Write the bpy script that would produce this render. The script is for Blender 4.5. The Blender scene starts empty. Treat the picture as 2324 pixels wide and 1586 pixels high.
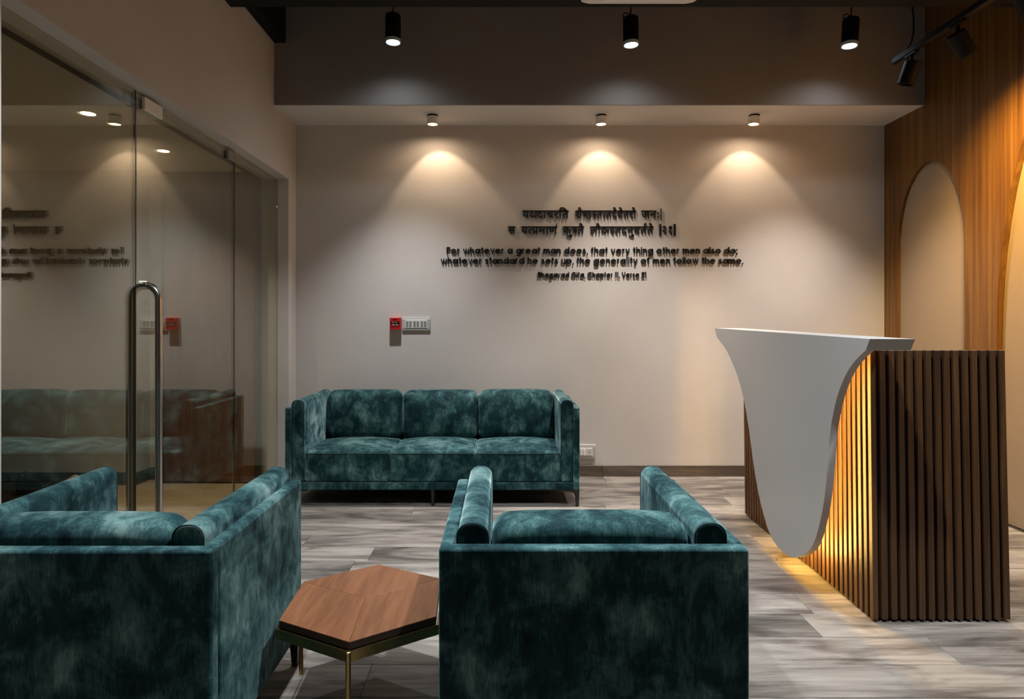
import bpy, bmesh, math, random
from mathutils import Vector, Matrix
random.seed(7)
sc = bpy.context.scene
COL = sc.collection
PI = math.pi

# ------------------------------------------------------------------ camera, world, exposure
cam = bpy.data.cameras.new('camera'); cam.sensor_width = 36; cam.lens = 36 * 1380 / 2324
cam.shift_x = 21 / 2324; cam.shift_y = -65 / 2324; cam.clip_start = 0.05
co = bpy.data.objects.new('camera', cam); co.location = (0, 0, 1.25); co.rotation_euler = (PI / 2, 0, 0)
COL.objects.link(co); sc.camera = co
w = bpy.data.worlds.new('world'); sc.world = w; w.use_nodes = True
w.node_tree.nodes['Background'].inputs[0].default_value = (1, .95, .9, 1)
w.node_tree.nodes['Background'].inputs[1].default_value = 0.02
vs = sc.view_settings; vs.view_transform = 'Standard'; vs.look = 'None'; vs.exposure = 0.0; vs.gamma = 1; vs.use_curve_mapping = False

WARM = (1, .74, .50); NEUT = (1, .88, .76); COOL = (.86, .94, 1); AMBER = (1, .62, .16); NEUT2 = (.94, .97, 1)
def spot(name, loc, aim, power, size, blend, col, rad=.03):
    l = bpy.data.lights.new(name, 'SPOT'); l.energy = power; l.spot_size = math.radians(size); l.spot_blend = blend
    l.color = col; l.shadow_soft_size = rad
    o = bpy.data.objects.new(name, l); o.location = loc
    o.rotation_euler = (Vector(aim) - Vector(loc)).to_track_quat('-Z', 'Y').to_euler(); COL.objects.link(o); return o
def area(name, loc, aim, power, sx, sy, col):
    l = bpy.data.lights.new(name, 'AREA'); l.energy = power; l.shape = 'RECTANGLE'; l.size = sx; l.size_y = sy; l.color = col
    o = bpy.data.objects.new(name, l); o.location = loc
    o.rotation_euler = (Vector(aim) - Vector(loc)).to_track_quat('-Z', 'Y').to_euler(); COL.objects.link(o); return o
# pendants of the same kind hanging further back over the seats
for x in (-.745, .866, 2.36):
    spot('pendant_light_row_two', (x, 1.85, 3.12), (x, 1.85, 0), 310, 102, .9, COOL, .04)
for x in (.866, 2.36):  # added fill lamps behind the camera, lifting the armchair backs; no known fixtures
    spot('chair_back_fill', (x, -.6, 3.12), (x, -.6, 0), 8, 118, .9, COOL, .04)

# ------------------------------------------------------------------ node helpers
def mat(name):
    m = bpy.data.materials.new(name); m.use_nodes = True
    nt = m.node_tree; return m, nt, nt.nodes['Principled BSDF']
def simple(name, col, rough=.5, metal=0, spec=.5):
    m, nt, b = mat(name); b.inputs['Base Color'].default_value = (*col, 1)
    b.inputs['Roughness'].default_value = rough; b.inputs['Metallic'].default_value = metal
    b.inputs['Specular IOR Level'].default_value = spec
    n = nt.nodes.new('ShaderNodeTexNoise'); n.inputs['Scale'].default_value = 60
    mr = nt.nodes.new('ShaderNodeMapRange'); mr.inputs[3].default_value = max(0, rough - .05); mr.inputs[4].default_value = min(1, rough + .05)
    nt.links.new(n.outputs[0], mr.inputs[0]); nt.links.new(mr.outputs[0], b.inputs['Roughness']); return m
def emit(name, col, s):
    m, nt, b = mat(name); b.inputs['Base Color'].default_value = (*col, 1)
    b.inputs['Emission Color'].default_value = (*col, 1); b.inputs['Emission Strength'].default_value = s; return m
def coords(nt, scale, rand=8.0, rot=(0, 0, 0)):
    tc = nt.nodes.new('ShaderNodeTexCoord'); oi = nt.nodes.new('ShaderNodeObjectInfo')
    mul = nt.nodes.new('ShaderNodeMath'); mul.operation = 'MULTIPLY'; mul.inputs[1].default_value = rand
    nt.links.new(oi.outputs['Random'], mul.inputs[0])
    add = nt.nodes.new('ShaderNodeVectorMath'); add.operation = 'ADD'
    nt.links.new(tc.outputs['Object'], add.inputs[0]); nt.links.new(mul.outputs[0], add.inputs[1])
    mp = nt.nodes.new('ShaderNodeMapping'); mp.inputs['Scale'].default_value = scale; mp.inputs['Rotation'].default_value = rot
    nt.links.new(add.outputs[0], mp.inputs[0]); return mp.outputs[0], oi.outputs['Random']
def noise(nt, vec, scale, detail=4, rough=.55, dist=0):
    n = nt.nodes.new('ShaderNodeTexNoise'); n.inputs['Scale'].default_value = scale; n.inputs['Detail'].default_value = detail
    n.inputs['Roughness'].default_value = rough; n.inputs['Distortion'].default_value = dist
    if vec is not None: nt.links.new(vec, n.inputs['Vector'])
    return n.outputs[0]
def ramp(nt, fac, stops):
    r = nt.nodes.new('ShaderNodeValToRGB'); el = r.color_ramp.elements
    while len(el) < len(stops): el.new(.5)
    for e, (p, c) in zip(el, stops): e.position = p; e.color = (*c, 1)
    nt.links.new(fac, r.inputs[0]); return r.outputs[0]
def mix(nt, fac, a, b, mode='MIX'):
    n = nt.nodes.new('ShaderNodeMix'); n.data_type = 'RGBA'; n.blend_type = mode
    for s, v in ((n.inputs[0], fac), (n.inputs[6], a), (n.inputs[7], b)):
        if isinstance(v, (int, float)): s.default_value = v
        elif isinstance(v, tuple): s.default_value = (*v, 1)
        else: nt.links.new(v, s)
    return n.outputs[2]
def bump(nt, b, h, strength, dist=.002):
    n = nt.nodes.new('ShaderNodeBump'); n.inputs['Strength'].default_value = strength; n.inputs['Distance'].default_value = dist
    nt.links.new(h, n.inputs['Height']); nt.links.new(n.outputs[0], b.inputs['Normal'])

def plaster(name, c1, c2, rough=.8):
    m, nt, b = mat(name); v, _ = coords(nt, (1, 1, 1), 0)
    n = noise(nt, v, 1.3, 5, .6); nt.links.new(ramp(nt, n, [(.3, c1), (.7, c2)]), b.inputs['Base Color'])
    b.inputs['Roughness'].default_value = rough; b.inputs['Specular IOR Level'].default_value = .25
    n2 = noise(nt, v, 45, 4); bump(nt, b, n2, .12, .004); return m
M = {}
M['wall'] = plaster('wall_paint', (.555, .515, .48), (.615, .57, .53))
M['soffit'] = plaster('soffit_paint', (.66, .62, .58), (.70, .66, .62))
M['wallgrey'] = plaster('upper_wall_paint', (.27, .245, .23), (.30, .27, .255))
M['black_ceiling'] = plaster('dark_ceiling_paint', (.005, .0045, .004), (.008, .007, .006))
M['black'] = simple('black_powder_coat', (.005, .005, .006), .6, 0, .2)
M['lens_ring'] = simple('frosted_ring', (.55, .60, .64), .35)
M['white'] = simple('white_plastic', (.70, .68, .64), .35)
M['white_metal'] = simple('white_painted_metal', (.80, .77, .72), .4)
M['solid_surface'] = simple('white_solid_surface', (.46, .44, .42), .32)
M['chrome'] = simple('brushed_steel', (.55, .53, .50), .24, 1)
M['brass'] = simple('brass', (.42, .28, .11), .28, 1)
M['letter'] = simple('black_acrylic', (.012, .011, .011), .4)
M['red'] = simple('red_plastic', (.55, .012, .015), .35)
M['dark_glass'] = simple('dark_window', (.01, .006, .006), .15)
M['grey_plastic'] = simple('grey_switch', (.30, .30, .29), .4)
M['silver_plate'] = simple('silver_plate', (.55, .54, .52), .32, .25)
M['dark_trim'] = simple('dark_brown_trim', (.03, .016, .011), .5)
M['leg_metal'] = simple('dark_metal_leg', (.012, .012, .012), .4)
M['underlay'] = simple('dark_joint', (.02, .018, .016), .8)
M['cool_lens'] = emit('cool_lamp_lens', (.80, .93, 1), 9)
M['warm_lens'] = emit('warm_lamp_lens', (1, .82, .60), 9)
M['led'] = emit('amber_led', (1, .60, .15), 230)
M['shoe_black'] = simple('black_leather', (.010, .009, .010), .5)
M['shoe_red'] = simple('red_leather', (.16, .012, .012), .5)
M['shoe_beige'] = simple('beige_suede', (.68, .54, .40), .8)
M['sole'] = simple('rubber_sole', (.10, .08, .06), .8)
M['mat'] = simple('dark_mat_fibre', (.012, .010, .009), .95)

def velvet():
    m, nt, b = mat('teal_velvet'); v, _ = coords(nt, (1, 1, 1), 9)
    n1 = noise(nt, v, 6.5, 7, .62, .55)
    v2, _ = coords(nt, (1.0, 1.0, .35), 5); n2 = noise(nt, v2, 26, 5, .65, .6)
    v3, _ = coords(nt, (1, 1, .16), 3); n3 = noise(nt, v3, 190, 2, .6)
    a = nt.nodes.new('ShaderNodeMath'); a.operation = 'MULTIPLY_ADD'; a.inputs[1].default_value = .42
    nt.links.new(n2, a.inputs[0]); nt.links.new(n1, a.inputs[2])
    a2 = nt.nodes.new('ShaderNodeMath'); a2.operation = 'MULTIPLY_ADD'; a2.inputs[1].default_value = .22
    nt.links.new(n3, a2.inputs[0]); nt.links.new(a.outputs[0], a2.inputs[2])
    a3 = nt.nodes.new('ShaderNodeMapRange'); a3.inputs[1].default_value = .62; a3.inputs[2].default_value = 1.10
    nt.links.new(a2.outputs[0], a3.inputs[0])
    c = ramp(nt, a3.outputs[0], [(0, (.003, .014, .018)), (.32, (.009, .040, .045)), (.60, (.046, .116, .117)), (1, (.20, .33, .31))])
    nt.links.new(c, b.inputs['Base Color']); b.inputs['Roughness'].default_value = .75
    b.inputs['Specular IOR Level'].default_value = .15
    b.inputs['Sheen Weight'].default_value = 1.0; b.inputs['Sheen Roughness'].default_value = .38
    sh = ramp(nt, a3.outputs[0], [(.08, (.02, .07, .09)), (.45, (.27, .45, .46)), (.9, (.86, 1.0, .95))])
    nt.links.new(sh, b.inputs['Sheen Tint'])
    bump(nt, b, a2.outputs[0], .25, .004); return m
M['velvet'] = velvet()
M['piping'] = simple('teal_piping', (.006, .03, .034), .8)

def wood(name, scale, stops, rough=.45, fine=1.0, rot=(0, 0, 0), bumpk=.08, rand=8.0, tone=0.0):
    m, nt, b = mat(name); v, rnd = coords(nt, scale, rand, rot)
    n1 = noise(nt, v, 1.0, 6, .6, .5); n2 = noise(nt, v, 5.5 * fine, 4, .7, .2)
    a = nt.nodes.new('ShaderNodeMath'); a.operation = 'MULTIPLY_ADD'; a.inputs[1].default_value = .45
    nt.links.new(n2, a.inputs[0]); nt.links.new(n1, a.inputs[2])
    mr = nt.nodes.new('ShaderNodeMapRange'); mr.inputs[1].default_value = .45; mr.inputs[2].default_value = 1.0
    nt.links.new(a.outputs[0], mr.inputs[0]); c = ramp(nt, mr.outputs[0], stops)
    if tone:
        t = nt.nodes.new('ShaderNodeMapRange'); t.inputs[3].default_value = 1 - tone; t.inputs[4].default_value = 1 + tone
        nt.links.new(rnd, t.inputs[0])
        cb = nt.nodes.new('ShaderNodeCombineColor')
        for i in range(3): nt.links.new(t.outputs[0], cb.inputs[i])
        c = mix(nt, 1.0, c, cb.outputs[0], 'MULTIPLY')
    nt.links.new(c, b.inputs['Base Color']); b.inputs['Roughness'].default_value = rough
    bump(nt, b, a.outputs[0], bumpk, .002); return m
M['veneer'] = wood('golden_teak_veneer', (34, 34, .5), [(0, (.060, .022, .004)), (.5, (.155, .066, .013)), (1, (.27, .130, .028))], .45)
M['slat'] = wood('walnut_slat', (30, 30, 1.2), [(0, (.026, .0098, .0022)), (.5, (.062, .0245, .006)), (1, (.11, .047, .013))], .5, tone=.2)
M['desk_core'] = simple('dark_desk_core', (.016, .007, .003), .7)
M['corridor_veneer'] = wood('corridor_brown_veneer', (16, 16, .8), [(0, (.09, .036, .016)), (.5, (.17, .070, .032)), (1, (.25, .11, .052))], .45)
M['skirting'] = wood('skirting_wood', (1.2, 6, 14), [(0, (.05, .036, .026)), (.5, (.10, .075, .055)), (1, (.17, .13, .10))], .5)
FL = [(0, (.058, .050, .044)), (.30, (.128, .111, .097)), (.55, (.218, .191, .166)), (1, (.318, .283, .246))]
def plank_mat():
    m, nt, b = mat('grey_oak_plank'); v, rnd = coords(nt, (1.2, 9, 3), 40)
    n1 = noise(nt, v, 1.0, 7, .62, .9)
    v2, _ = coords(nt, (3.0, 75, 4), 17); n2 = noise(nt, v2, 1.0, 5, .65, .3)
    v3, _ = coords(nt, (1.5, 5.0, 2), 23); n3 = noise(nt, v3, 1.0, 4, .55, 1.4)
    a = nt.nodes.new('ShaderNodeMath'); a.operation = 'MULTIPLY_ADD'; a.inputs[1].default_value = .38
    nt.links.new(n2, a.inputs[0]); nt.links.new(n1, a.inputs[2])
    mr = nt.nodes.new('ShaderNodeMapRange'); mr.inputs[1].default_value = .46; mr.inputs[2].default_value = .92
    nt.links.new(a.outputs[0], mr.inputs[0]); c = ramp(nt, mr.outputs[0], FL)
    smear = ramp(nt, n3, [(.50, (1, 1, 1)), (.68, (.42, .39, .38))]); c = mix(nt, 1.0, c, smear, 'MULTIPLY')
    t = nt.nodes.new('ShaderNodeMapRange'); t.inputs[3].default_value = .78; t.inputs[4].default_value = 1.25
    nt.links.new(rnd, t.inputs[0]); cb = nt.nodes.new('ShaderNodeCombineColor')
    for i in range(3): nt.links.new(t.outputs[0], cb.inputs[i])
    c = mix(nt, 1.0, c, cb.outputs[0], 'MULTIPLY'); nt.links.new(c, b.inputs['Base Color'])
    b.inputs['Roughness'].default_value = .46; b.inputs['Specular IOR Level'].default_value = .35
    bump(nt, b, a.outputs[0], .12, .002); return m
M['plank'] = plank_mat()
def tabletop_mat(name, ang):
    return wood(name, (22, 2.2, 4), [(0, (.110, .038, .016)), (.5, (.20, .075, .031)), (1, (.27, .108, .046))], .38, 1, (0, 0, ang), .03)
def stone(name, c1, c2):
    m, nt, b = mat(name); v, rnd = coords(nt, (1, 1, 1), 20); n = noise(nt, v, 3, 6, .6, .8)
    nt.links.new(ramp(nt, n, [(.3, c1), (.7, c2)]), b.inputs['Base Color']); b.inputs['Roughness'].default_value = .35; return m
M['tile'] = stone('beige_stone_tile', (.44, .32, .18), (.58, .43, .26))
M['corridor_skirting'] = stone('grey_stone_skirting', (.07, .055, .045), (.11, .09, .075))
M['upholstered'] = plaster('niche_fabric', (.30, .22, .15), (.34, .25, .17), .85)
def glass():
    m, nt, b = mat('tinted_glass'); nt.nodes.remove(b); out = nt.nodes['Material Output']
    t = nt.nodes.new('ShaderNodeBsdfTransparent'); t.inputs[0].default_value = (.88, .88, .81, 1)
    g = nt.nodes.new('ShaderNodeBsdfGlossy'); g.inputs['Roughness'].default_value = 0.0; g.inputs[0].default_value = (.93, .95, .90, 1)
    lw = nt.nodes.new('ShaderNodeLayerWeight'); lw.inputs[0].default_value = .5
    pw = nt.nodes.new('ShaderNodeMath'); pw.operation = 'POWER'; pw.inputs[1].default_value = 4; nt.links.new(lw.outputs['Facing'], pw.inputs[0])
    f = nt.nodes.new('ShaderNodeMath'); f.operation = 'MULTIPLY_ADD'; f.inputs[1].default_value = .80; f.inputs[2].default_value = .20; nt.links.new(pw.outputs[0], f.inputs[0])
    mx = nt.nodes.new('ShaderNodeMixShader'); nt.links.new(f.outputs[0], mx.inputs[0]); nt.links.new(t.outputs[0], mx.inputs[1]); nt.links.new(g.outputs[0], mx.inputs[2])
    nt.links.new(mx.outputs[0], out.inputs[0]); return m
M['glass'] = glass()
M['glass_edge'] = simple('glass_edge', (.02, .03, .025), .2)

# ------------------------------------------------------------------ mesh helpers
def link(name, me, m=None, parent=None, loc=(0, 0, 0), smooth=False):
    if m is not None and len(me.materials) == 0: me.materials.append(m)
    if smooth: me.shade_smooth()
    o = bpy.data.objects.new(name, me); o.location = loc; COL.objects.link(o)
    if parent is not None: o.parent = parent
    return o
def from_data(name, v, f):
    me = bpy.data.meshes.new(name); me.from_pydata(v, [], f); me.update(); return me
def fixn(me):
    bm = bmesh.new(); bm.from_mesh(me); bmesh.ops.recalc_face_normals(bm, faces=bm.faces); bm.to_mesh(me); bm.free(); return me
def empty(name, loc=(0, 0, 0), rz=0):
    o = bpy.data.objects.new(name, None); o.empty_display_size = .1; o.location = loc; o.rotation_euler = (0, 0, rz); COL.objects.link(o); return o
def tag(o, label, cat, group=None):
    o['label'] = label; o['category'] = cat
    if group: o['group'] = group
    return o
def struct(o): o['kind'] = 'structure'; return o
def boxes(name, bl):
    v, f = [], []
    for (x0, x1, y0, y1, z0, z1) in bl:
        b = len(v)
        v += [(x0, y0, z0), (x1, y0, z0), (x1, y1, z0), (x0, y1, z0), (x0, y0, z1), (x1, y0, z1), (x1, y1, z1), (x0, y1, z1)]
        f += [tuple(b + i for i in q) for q in ((0, 3, 2, 1), (4, 5, 6, 7), (0, 1, 5, 4), (1, 2, 6, 5), (2, 3, 7, 6), (3, 0, 4, 7))]
    return from_data(name, v, f)
def bevel_mesh(me, w, seg=2):
    bm = bmesh.new(); bm.from_mesh(me)
    bmesh.ops.bevel(bm, geom=[e for e in bm.edges if e.calc_face_angle(0) > .3], offset=w, segments=seg, affect='EDGES', profile=.6)
    bm.to_mesh(me); bm.free(); return me
def rbox(name, x0, x1, y0, y1, z0, z1, r, k=2, m=3, fn=None):
    """rounded box with analytic normals; fn(p, u) may push a point (u in -1..1 per axis)"""
    c = Vector(((x0 + x1) / 2, (y0 + y1) / 2, (z0 + z1) / 2)); h = [(x1 - x0) / 2, (y1 - y0) / 2, (z1 - z0) / 2]
    r = min(r, min(h) * .999)
    def ax(hh):
        a = [-(hh - r) - r * math.tan(PI / 4 * (1 - i / m)) for i in range(m)]
        b = [-(hh - r) + 2 * (hh - r) * i / k for i in range(k + 1)]
        return a + b + [-t for t in reversed(a)]
    A = [ax(q) for q in h]; idx = {}; V = []; N = []; F = []
    def vert(i, j, l):
        key = (i, j, l)
        if key in idx: return idx[key]
        p = Vector((A[0][i], A[1][j], A[2][l])); q = Vector([max(-(h[t] - r), min(h[t] - r, p[t])) for t in range(3)])
        d = (p - q).normalized(); s = q + d * r
        if fn: s = fn(s, Vector([s[t] / h[t] for t in range(3)]))
        idx[key] = len(V); V.append(s + c); N.append(d); return idx[key]
    n = [len(a) for a in A]
    for axis in range(3):
        b, d = [(1, 2), (2, 0), (0, 1)][axis]
        for side in (0, n[axis] - 1):
            for i in range(n[b] - 1):
                for j in range(n[d] - 1):
                    q = []
                    for (ii, jj) in ((i, j), (i + 1, j), (i + 1, j + 1), (i, j + 1)):
                        t = [0, 0, 0]; t[axis] = side; t[b] = ii; t[d] = jj; q.append(vert(*t))
                    F.append(q if side else q[::-1])
    me = from_data(name, V, F); me.shade_smooth()
    if not fn: me.normals_split_custom_set_from_vertices(N)
    return me
def prism(name, pts, axis, a, b):
    """extrude polygon pts (2d) along axis from a to b. axis 'x': pts=(y,z); 'y': pts=(x,z); 'z': pts=(x,y)"""
    def P(p, t): return {'x': (t, p[0], p[1]), 'y': (p[0], t, p[1]), 'z': (p[0], p[1], t)}[axis]
    n = len(pts); v = [P(p, a) for p in pts] + [P(p, b) for p in pts]
    f = [tuple(range(n)), tuple(range(2 * n - 1, n - 1, -1))] + [(i, i + n, (i + 1) % n + n, (i + 1) % n) for i in range(n)]
    return fixn(from_data(name, v, f))
def lathe(name, prof, seg=32, loc=(0, 0, 0), cap=True):
    v, f = [], []; n = len(prof)
    for s in range(seg):
        a = 2 * PI * s / seg
        for (r, z) in prof: v.append((r * math.cos(a) + loc[0], r * math.sin(a) + loc[1], z + loc[2]))
    for s in range(seg):
        t = (s + 1) % seg
        for i in range(n - 1): f.append((s * n + i, t * n + i, t * n + i + 1, s * n + i + 1))
    if cap:
        f.append(tuple(s * n for s in range(seg))); f.append(tuple(s * n + n - 1 for s in reversed(range(seg))))
    return fixn(from_data(name, v, f))
def smooth_angle(me, deg=35):
    me.shade_smooth()
    bm = bmesh.new(); bm.from_mesh(me)
    for e in bm.edges: e.smooth = e.calc_face_angle(0) < math.radians(deg)
    bm.to_mesh(me); bm.free(); return me
def tube(name, pts, r, seg=12, closed=False):
    pts = [Vector(p) for p in pts]; n = len(pts); v, f = [], []
    up = None
    for i, p in enumerate(pts):
        a = pts[(i - 1) % n] if (closed or i > 0) else p; b = pts[(i + 1) % n] if (closed or i < n - 1) else p
        t = (b - a).normalized()
        if up is None: up = t.orthogonal().normalized()
        up = (up - t * up.dot(t)).normalized(); s = t.cross(up)
        for k in range(seg):
            an = 2 * PI * k / seg; v.append(p + (up * math.cos(an) + s * math.sin(an)) * r)
    for i in range(n if closed else n - 1):
        j = (i + 1) % n
        for k in range(seg):
            l = (k + 1) % seg; f.append((i * seg + k, i * seg + l, j * seg + l, j * seg + k))
    if not closed: f.append(tuple(reversed(range(seg)))); f.append(tuple((n - 1) * seg + k for k in range(seg)))
    return smooth_angle(fixn(from_data(name, v, f)), 50)
def catmull(pts, n=5):
    out = []
    P = [pts[0]] + list(pts) + [pts[-1]]
    for i in range(1, len(P) - 2):
        for k in range(n):
            t = k / n; o = []
            for d in range(len(P[0])):
                p0, p1, p2, p3 = P[i - 1][d], P[i][d], P[i + 1][d], P[i + 2][d]
                o.append(.5 * (2 * p1 + (p2 - p0) * t + (2 * p0 - 5 * p1 + 4 * p2 - p3) * t * t + (3 * p1 - p0 - 3 * p2 + p3) * t ** 3))
            out.append(tuple(o))
    out.append(tuple(pts[-1])); return out
def copy_tree(o, parent=None):
    c = o.copy(); COL.objects.link(c)
    if parent is not None: c.parent = parent
    for ch in list(o.children): copy_tree(ch, c)
    return c

# ------------------------------------------------------------------ room shell
XL, XR, YF, ZC = -1.666, 3.075, 4.90, 3.95
XO = -1.875; GX = -1.755; ZH = 2.354; ZS = 2.823; YB = 4.43; NEAR = -3.2
floor_root = struct(link('floor', boxes('floor', [(-1.755, XR + .1, NEAR, YF, -.12, -.006)]), M['underlay']))
PW, PL = .192, 1.28
full = bevel_mesh(boxes('plank', [(.0007, PL - .0007, .0007, PW - .0007, -.006, 0)]), .0009, 1); full.materials.append(M['plank'])
row = 0; y = YF - PW
while y > .9:
    x = -1.755 - ((row * .47 + (row % 3) * .21) % 1.0) * PL
    while x < XR:
        a, b = max(x, -1.754), min(x + PL, XR - .001)
        if b - a > .02:
            if b - a > PL - .003: link('plank', full, None, floor_root, (x, y, 0))
            else:
                me = bevel_mesh(boxes('plank', [(.0007, b - a - .0007, .0007, PW - .0007, -.006, 0)]), .0009, 1); link('plank', me, M['plank'], floor_root, (a, y, 0))
        x += PL
    y -= PW; row += 1
struct(link('floor_near', boxes('floor_near', [(-1.754, XR - .001, NEAR, y + PW, -.006, -.0002)]), M['plank']))
struct(link('ceiling', boxes('ceiling', [(XL - .25, XR + .2, NEAR, YF + .2, ZC, ZC + .1)]), M['black_ceiling']))
struct(link('wall_back', boxes('wall_back', [(XL, XR, YF, YF + .15, -.02, ZC)]), M['wall']))
bh = struct(link('trim_soffit', boxes('trim_soffit', [(XL, XR, YB + .012, YF, ZS, ZS + .012)]), M['soffit']))
struct(link('wall_bulkhead', boxes('wall_bulkhead', [(XL, XR, YB, YB + .012, ZS, ZC), (XL, XR, YB + .012, YF, ZS + .012, ZC)]), M['wallgrey']))
struct(link('wall_left', boxes('wall_left', [
    (XO, XL, 2.02, 4.73, ZH, ZC), (XO, XL, 4.73, YF + .15, -.02, ZC), (XO, XL, NEAR, 2.02, -.02, ZC)]), M['wall']))
# right wall: veneer sheets with two arched niches (holes cut as polygons)
def arch(cy, hw, z_sp, rise, z0, n=28):
    return [(cy + hw * math.cos(PI * i / n), z_sp + rise * math.sin(PI * i / n)) for i in range(n + 1)]
def right_wall():
    bm = bmesh.new(); T = .045
    a1 = arch(4.395, .34, 1.80, .60, 0); a2 = arch(3.09, .70, 1.10, 1.77, 0)
    # columns between and around the openings, front face only, built as strips above each arch
    def quad(pts): bm.faces.new([bm.verts.new((XR, p[0], p[1])) for p in pts])
    quad([(YF, 0), (4.735, 0), (4.735, ZC), (YF, ZC)]); quad([(4.055, 0), (3.79, 0), (3.79, ZC), (4.055, ZC)]); quad([(2.39, 0), (NEAR, 0), (NEAR, ZC), (2.39, ZC)])
    for a in (a1, a2):
        for p, q in zip(a, a[1:]): quad([p, (p[0], ZC), (q[0], ZC), q])
        full_o = [(a[0][0], 0)] + a + [(a[-1][0], 0)]
        for p, q in zip(full_o, full_o[1:]):
            bm.faces.new([bm.verts.new(t) for t in ((XR, *p), (XR, *q), (XR + T, *q), (XR + T, *p))])
    bmesh.ops.remove_doubles(bm, verts=bm.verts, dist=1e-4)
    me = bpy.data.meshes.new('wall_right'); bm.to_mesh(me); bm.free(); return me
wr = struct(link('wall_right', right_wall(), M['veneer']))
struct(link('wall_right_backing', boxes('wall_right_backing', [(XR + .06, XR + .2, NEAR, YF + .15, -.02, ZC)]), M['dark_trim']))
def niche(cy, hw, zs, rise, dx):
    a = arch(cy, hw - .002, zs, rise - .002, 0); pts = [(a[0][0], 0)] + a + [(a[-1][0], 0)]
    return prism('niche_panel', pts, 'x', XR + dx, XR + .06)
link('niche_panel', niche(4.395, .34, 1.80, .60, .022), M['upholstered'], wr)
link('niche_panel', niche(3.09, .70, 1.10, 1.77, .040), M['upholstered'], wr)
struct(link('wall_near', boxes('wall_near', [(XO, XR + .2, NEAR - .12, NEAR, -.02, ZC)]), M['wallgrey']))
bs = struct(empty('baseboard_back', (0, YF - .006, 0)))
for i, (a, b) in enumerate(((-1.664, -.42), (-.418, .80), (.802, 2.02), (2.022, 3.073))):
    link('skirting_board', bevel_mesh(boxes('skirting_board', [(a, b, -.008, .005, .0005, .086)]), .001, 1), M['skirting'], bs)
# black box beam along the left wall, cross beam near the top of the view
tag(link('box_beam', bevel_mesh(boxes('box_beam', [(XL + .002, XL + .086, .6, YB - .002, 3.272, ZC - .002)]), .003, 1), M['black_ceiling']),
    'black box beam running along the top of the left wall', 'beam')
cb = tag(empty('cross_beam', (0, 3.47, 3.065)), 'long black cross beam at the very top of the view', 'beam')
link('bottom_flange', bevel_mesh(boxes('bottom_flange', [(XL + .09, XR - .003, -.05, .05, 0, .012)]), .002, 1), M['black_ceiling'], cb)
link('web', boxes('web', [(XL + .09, XR - .003, -.006, .006, .012, .20)]), M['black_ceiling'], cb)
link('top_flange', boxes('top_flange', [(XL + .09, XR - .003, -.05, .05, .20, .212)]), M['black_ceiling'], cb)
for hx in (-1.2, .2, 1.4, 2.7):
    link('hanger_rod', boxes('hanger_rod', [(hx, hx + .014, -.007, .007, .212, ZC - 3.066)]), M['black_ceiling'], cb)

# ------------------------------------------------------------------ corridor behind the glass
ZK = 2.398; CXL = -4.9
cf = struct(link('floor_corridor', boxes('floor_corridor', [(CXL, -1.756, .2, 4.95, -.12, -.005)]), M['underlay']))
TS = .80; tile = bevel_mesh(boxes('tile', [(.0015, TS - .0015, .0015, TS - .0015, -.005, 0)]), .0012, 1); tile.materials.append(M['tile'])
for i in range(4):
    for j in range(6):
        x0 = -1.757 - (i + 1) * TS; y0 = 4.50 - j * TS
        if j == 0:
            me = bevel_mesh(boxes('tile', [(.0015, TS - .0015, .0015, .398, -.005, 0)]), .0012, 1); link('tile', me, M['tile'], cf, (x0, y0, 0))
        elif y0 > .2: link('tile', tile, None, cf, (x0, y0, 0))
struct(link('ceiling_corridor', boxes('ceiling_corridor', [(CXL, XO, .2, 4.95, ZK, ZK + .1)]), M['soffit']))
struct(link('wall_corridor_back', boxes('wall_corridor_back', [(CXL, -2.79, 4.64, 4.95, -.01, ZK), (-2.79, XO, 4.81, 4.95, -.01, ZK)]), M['wall']))
struct(link('wall_corridor_left', boxes('wall_corridor_left', [(CXL - .1, CXL, .2, 4.95, -.01, ZK + .1)]), M['wall']))
struct(link('wall_corridor_near', boxes('wall_corridor_near', [(CXL - .1, XO, .1, .2, -.01, ZK + .1)]), M['wall']))
d2 = struct(link('door_2', boxes('door_2', [(-2.605, -1.905, 4.675, 4.715, .012, ZK - .02)]), M['corridor_veneer']))
for z in (.35, 1.1, 1.85):
    link('hinge', boxes('hinge', [(-1.905, -1.893, 4.668, 4.69, z, z + .09)]), M['chrome'], d2)
struct(link('trim_corridor_frame', boxes('trim_corridor_frame', [(-1.893, -1.876, 4.66, 4.80, 0, ZK), (-2.62, -2.607, 4.665, 4.81, 0, ZK), (-2.607, -1.893, 4.69, 4.80, ZK - .015, ZK)]), M['dark_trim']))
cbz = struct(empty('baseboard_corridor', (0, 4.64, 0)))
for a, b in ((-4.0, -3.23), (-3.228, -2.79)):
    link('skirting_tile', boxes('skirting_tile', [(a, b, -.010, -.0005, 0, .095)]), M['corridor_skirting'], cbz)
link('skirting_tile', boxes('skirting_tile', [(-2.789, -2.779, -.010, .16, 0, .095)]), M['corridor_skirting'], cbz)
link('skirting_tile', boxes('skirting_tile', [(-2.779, -2.622, .150, .169, 0, .095)]), M['corridor_skirting'], cbz)
struct(link('trim_door_head', boxes('trim_door_head', [(XO - .012, XO, 2.02, 4.73, ZH - .020, ZH + .03)]), M['dark_trim']))
lens_prof = [(.0, 0), (.036, 0)]
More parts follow.
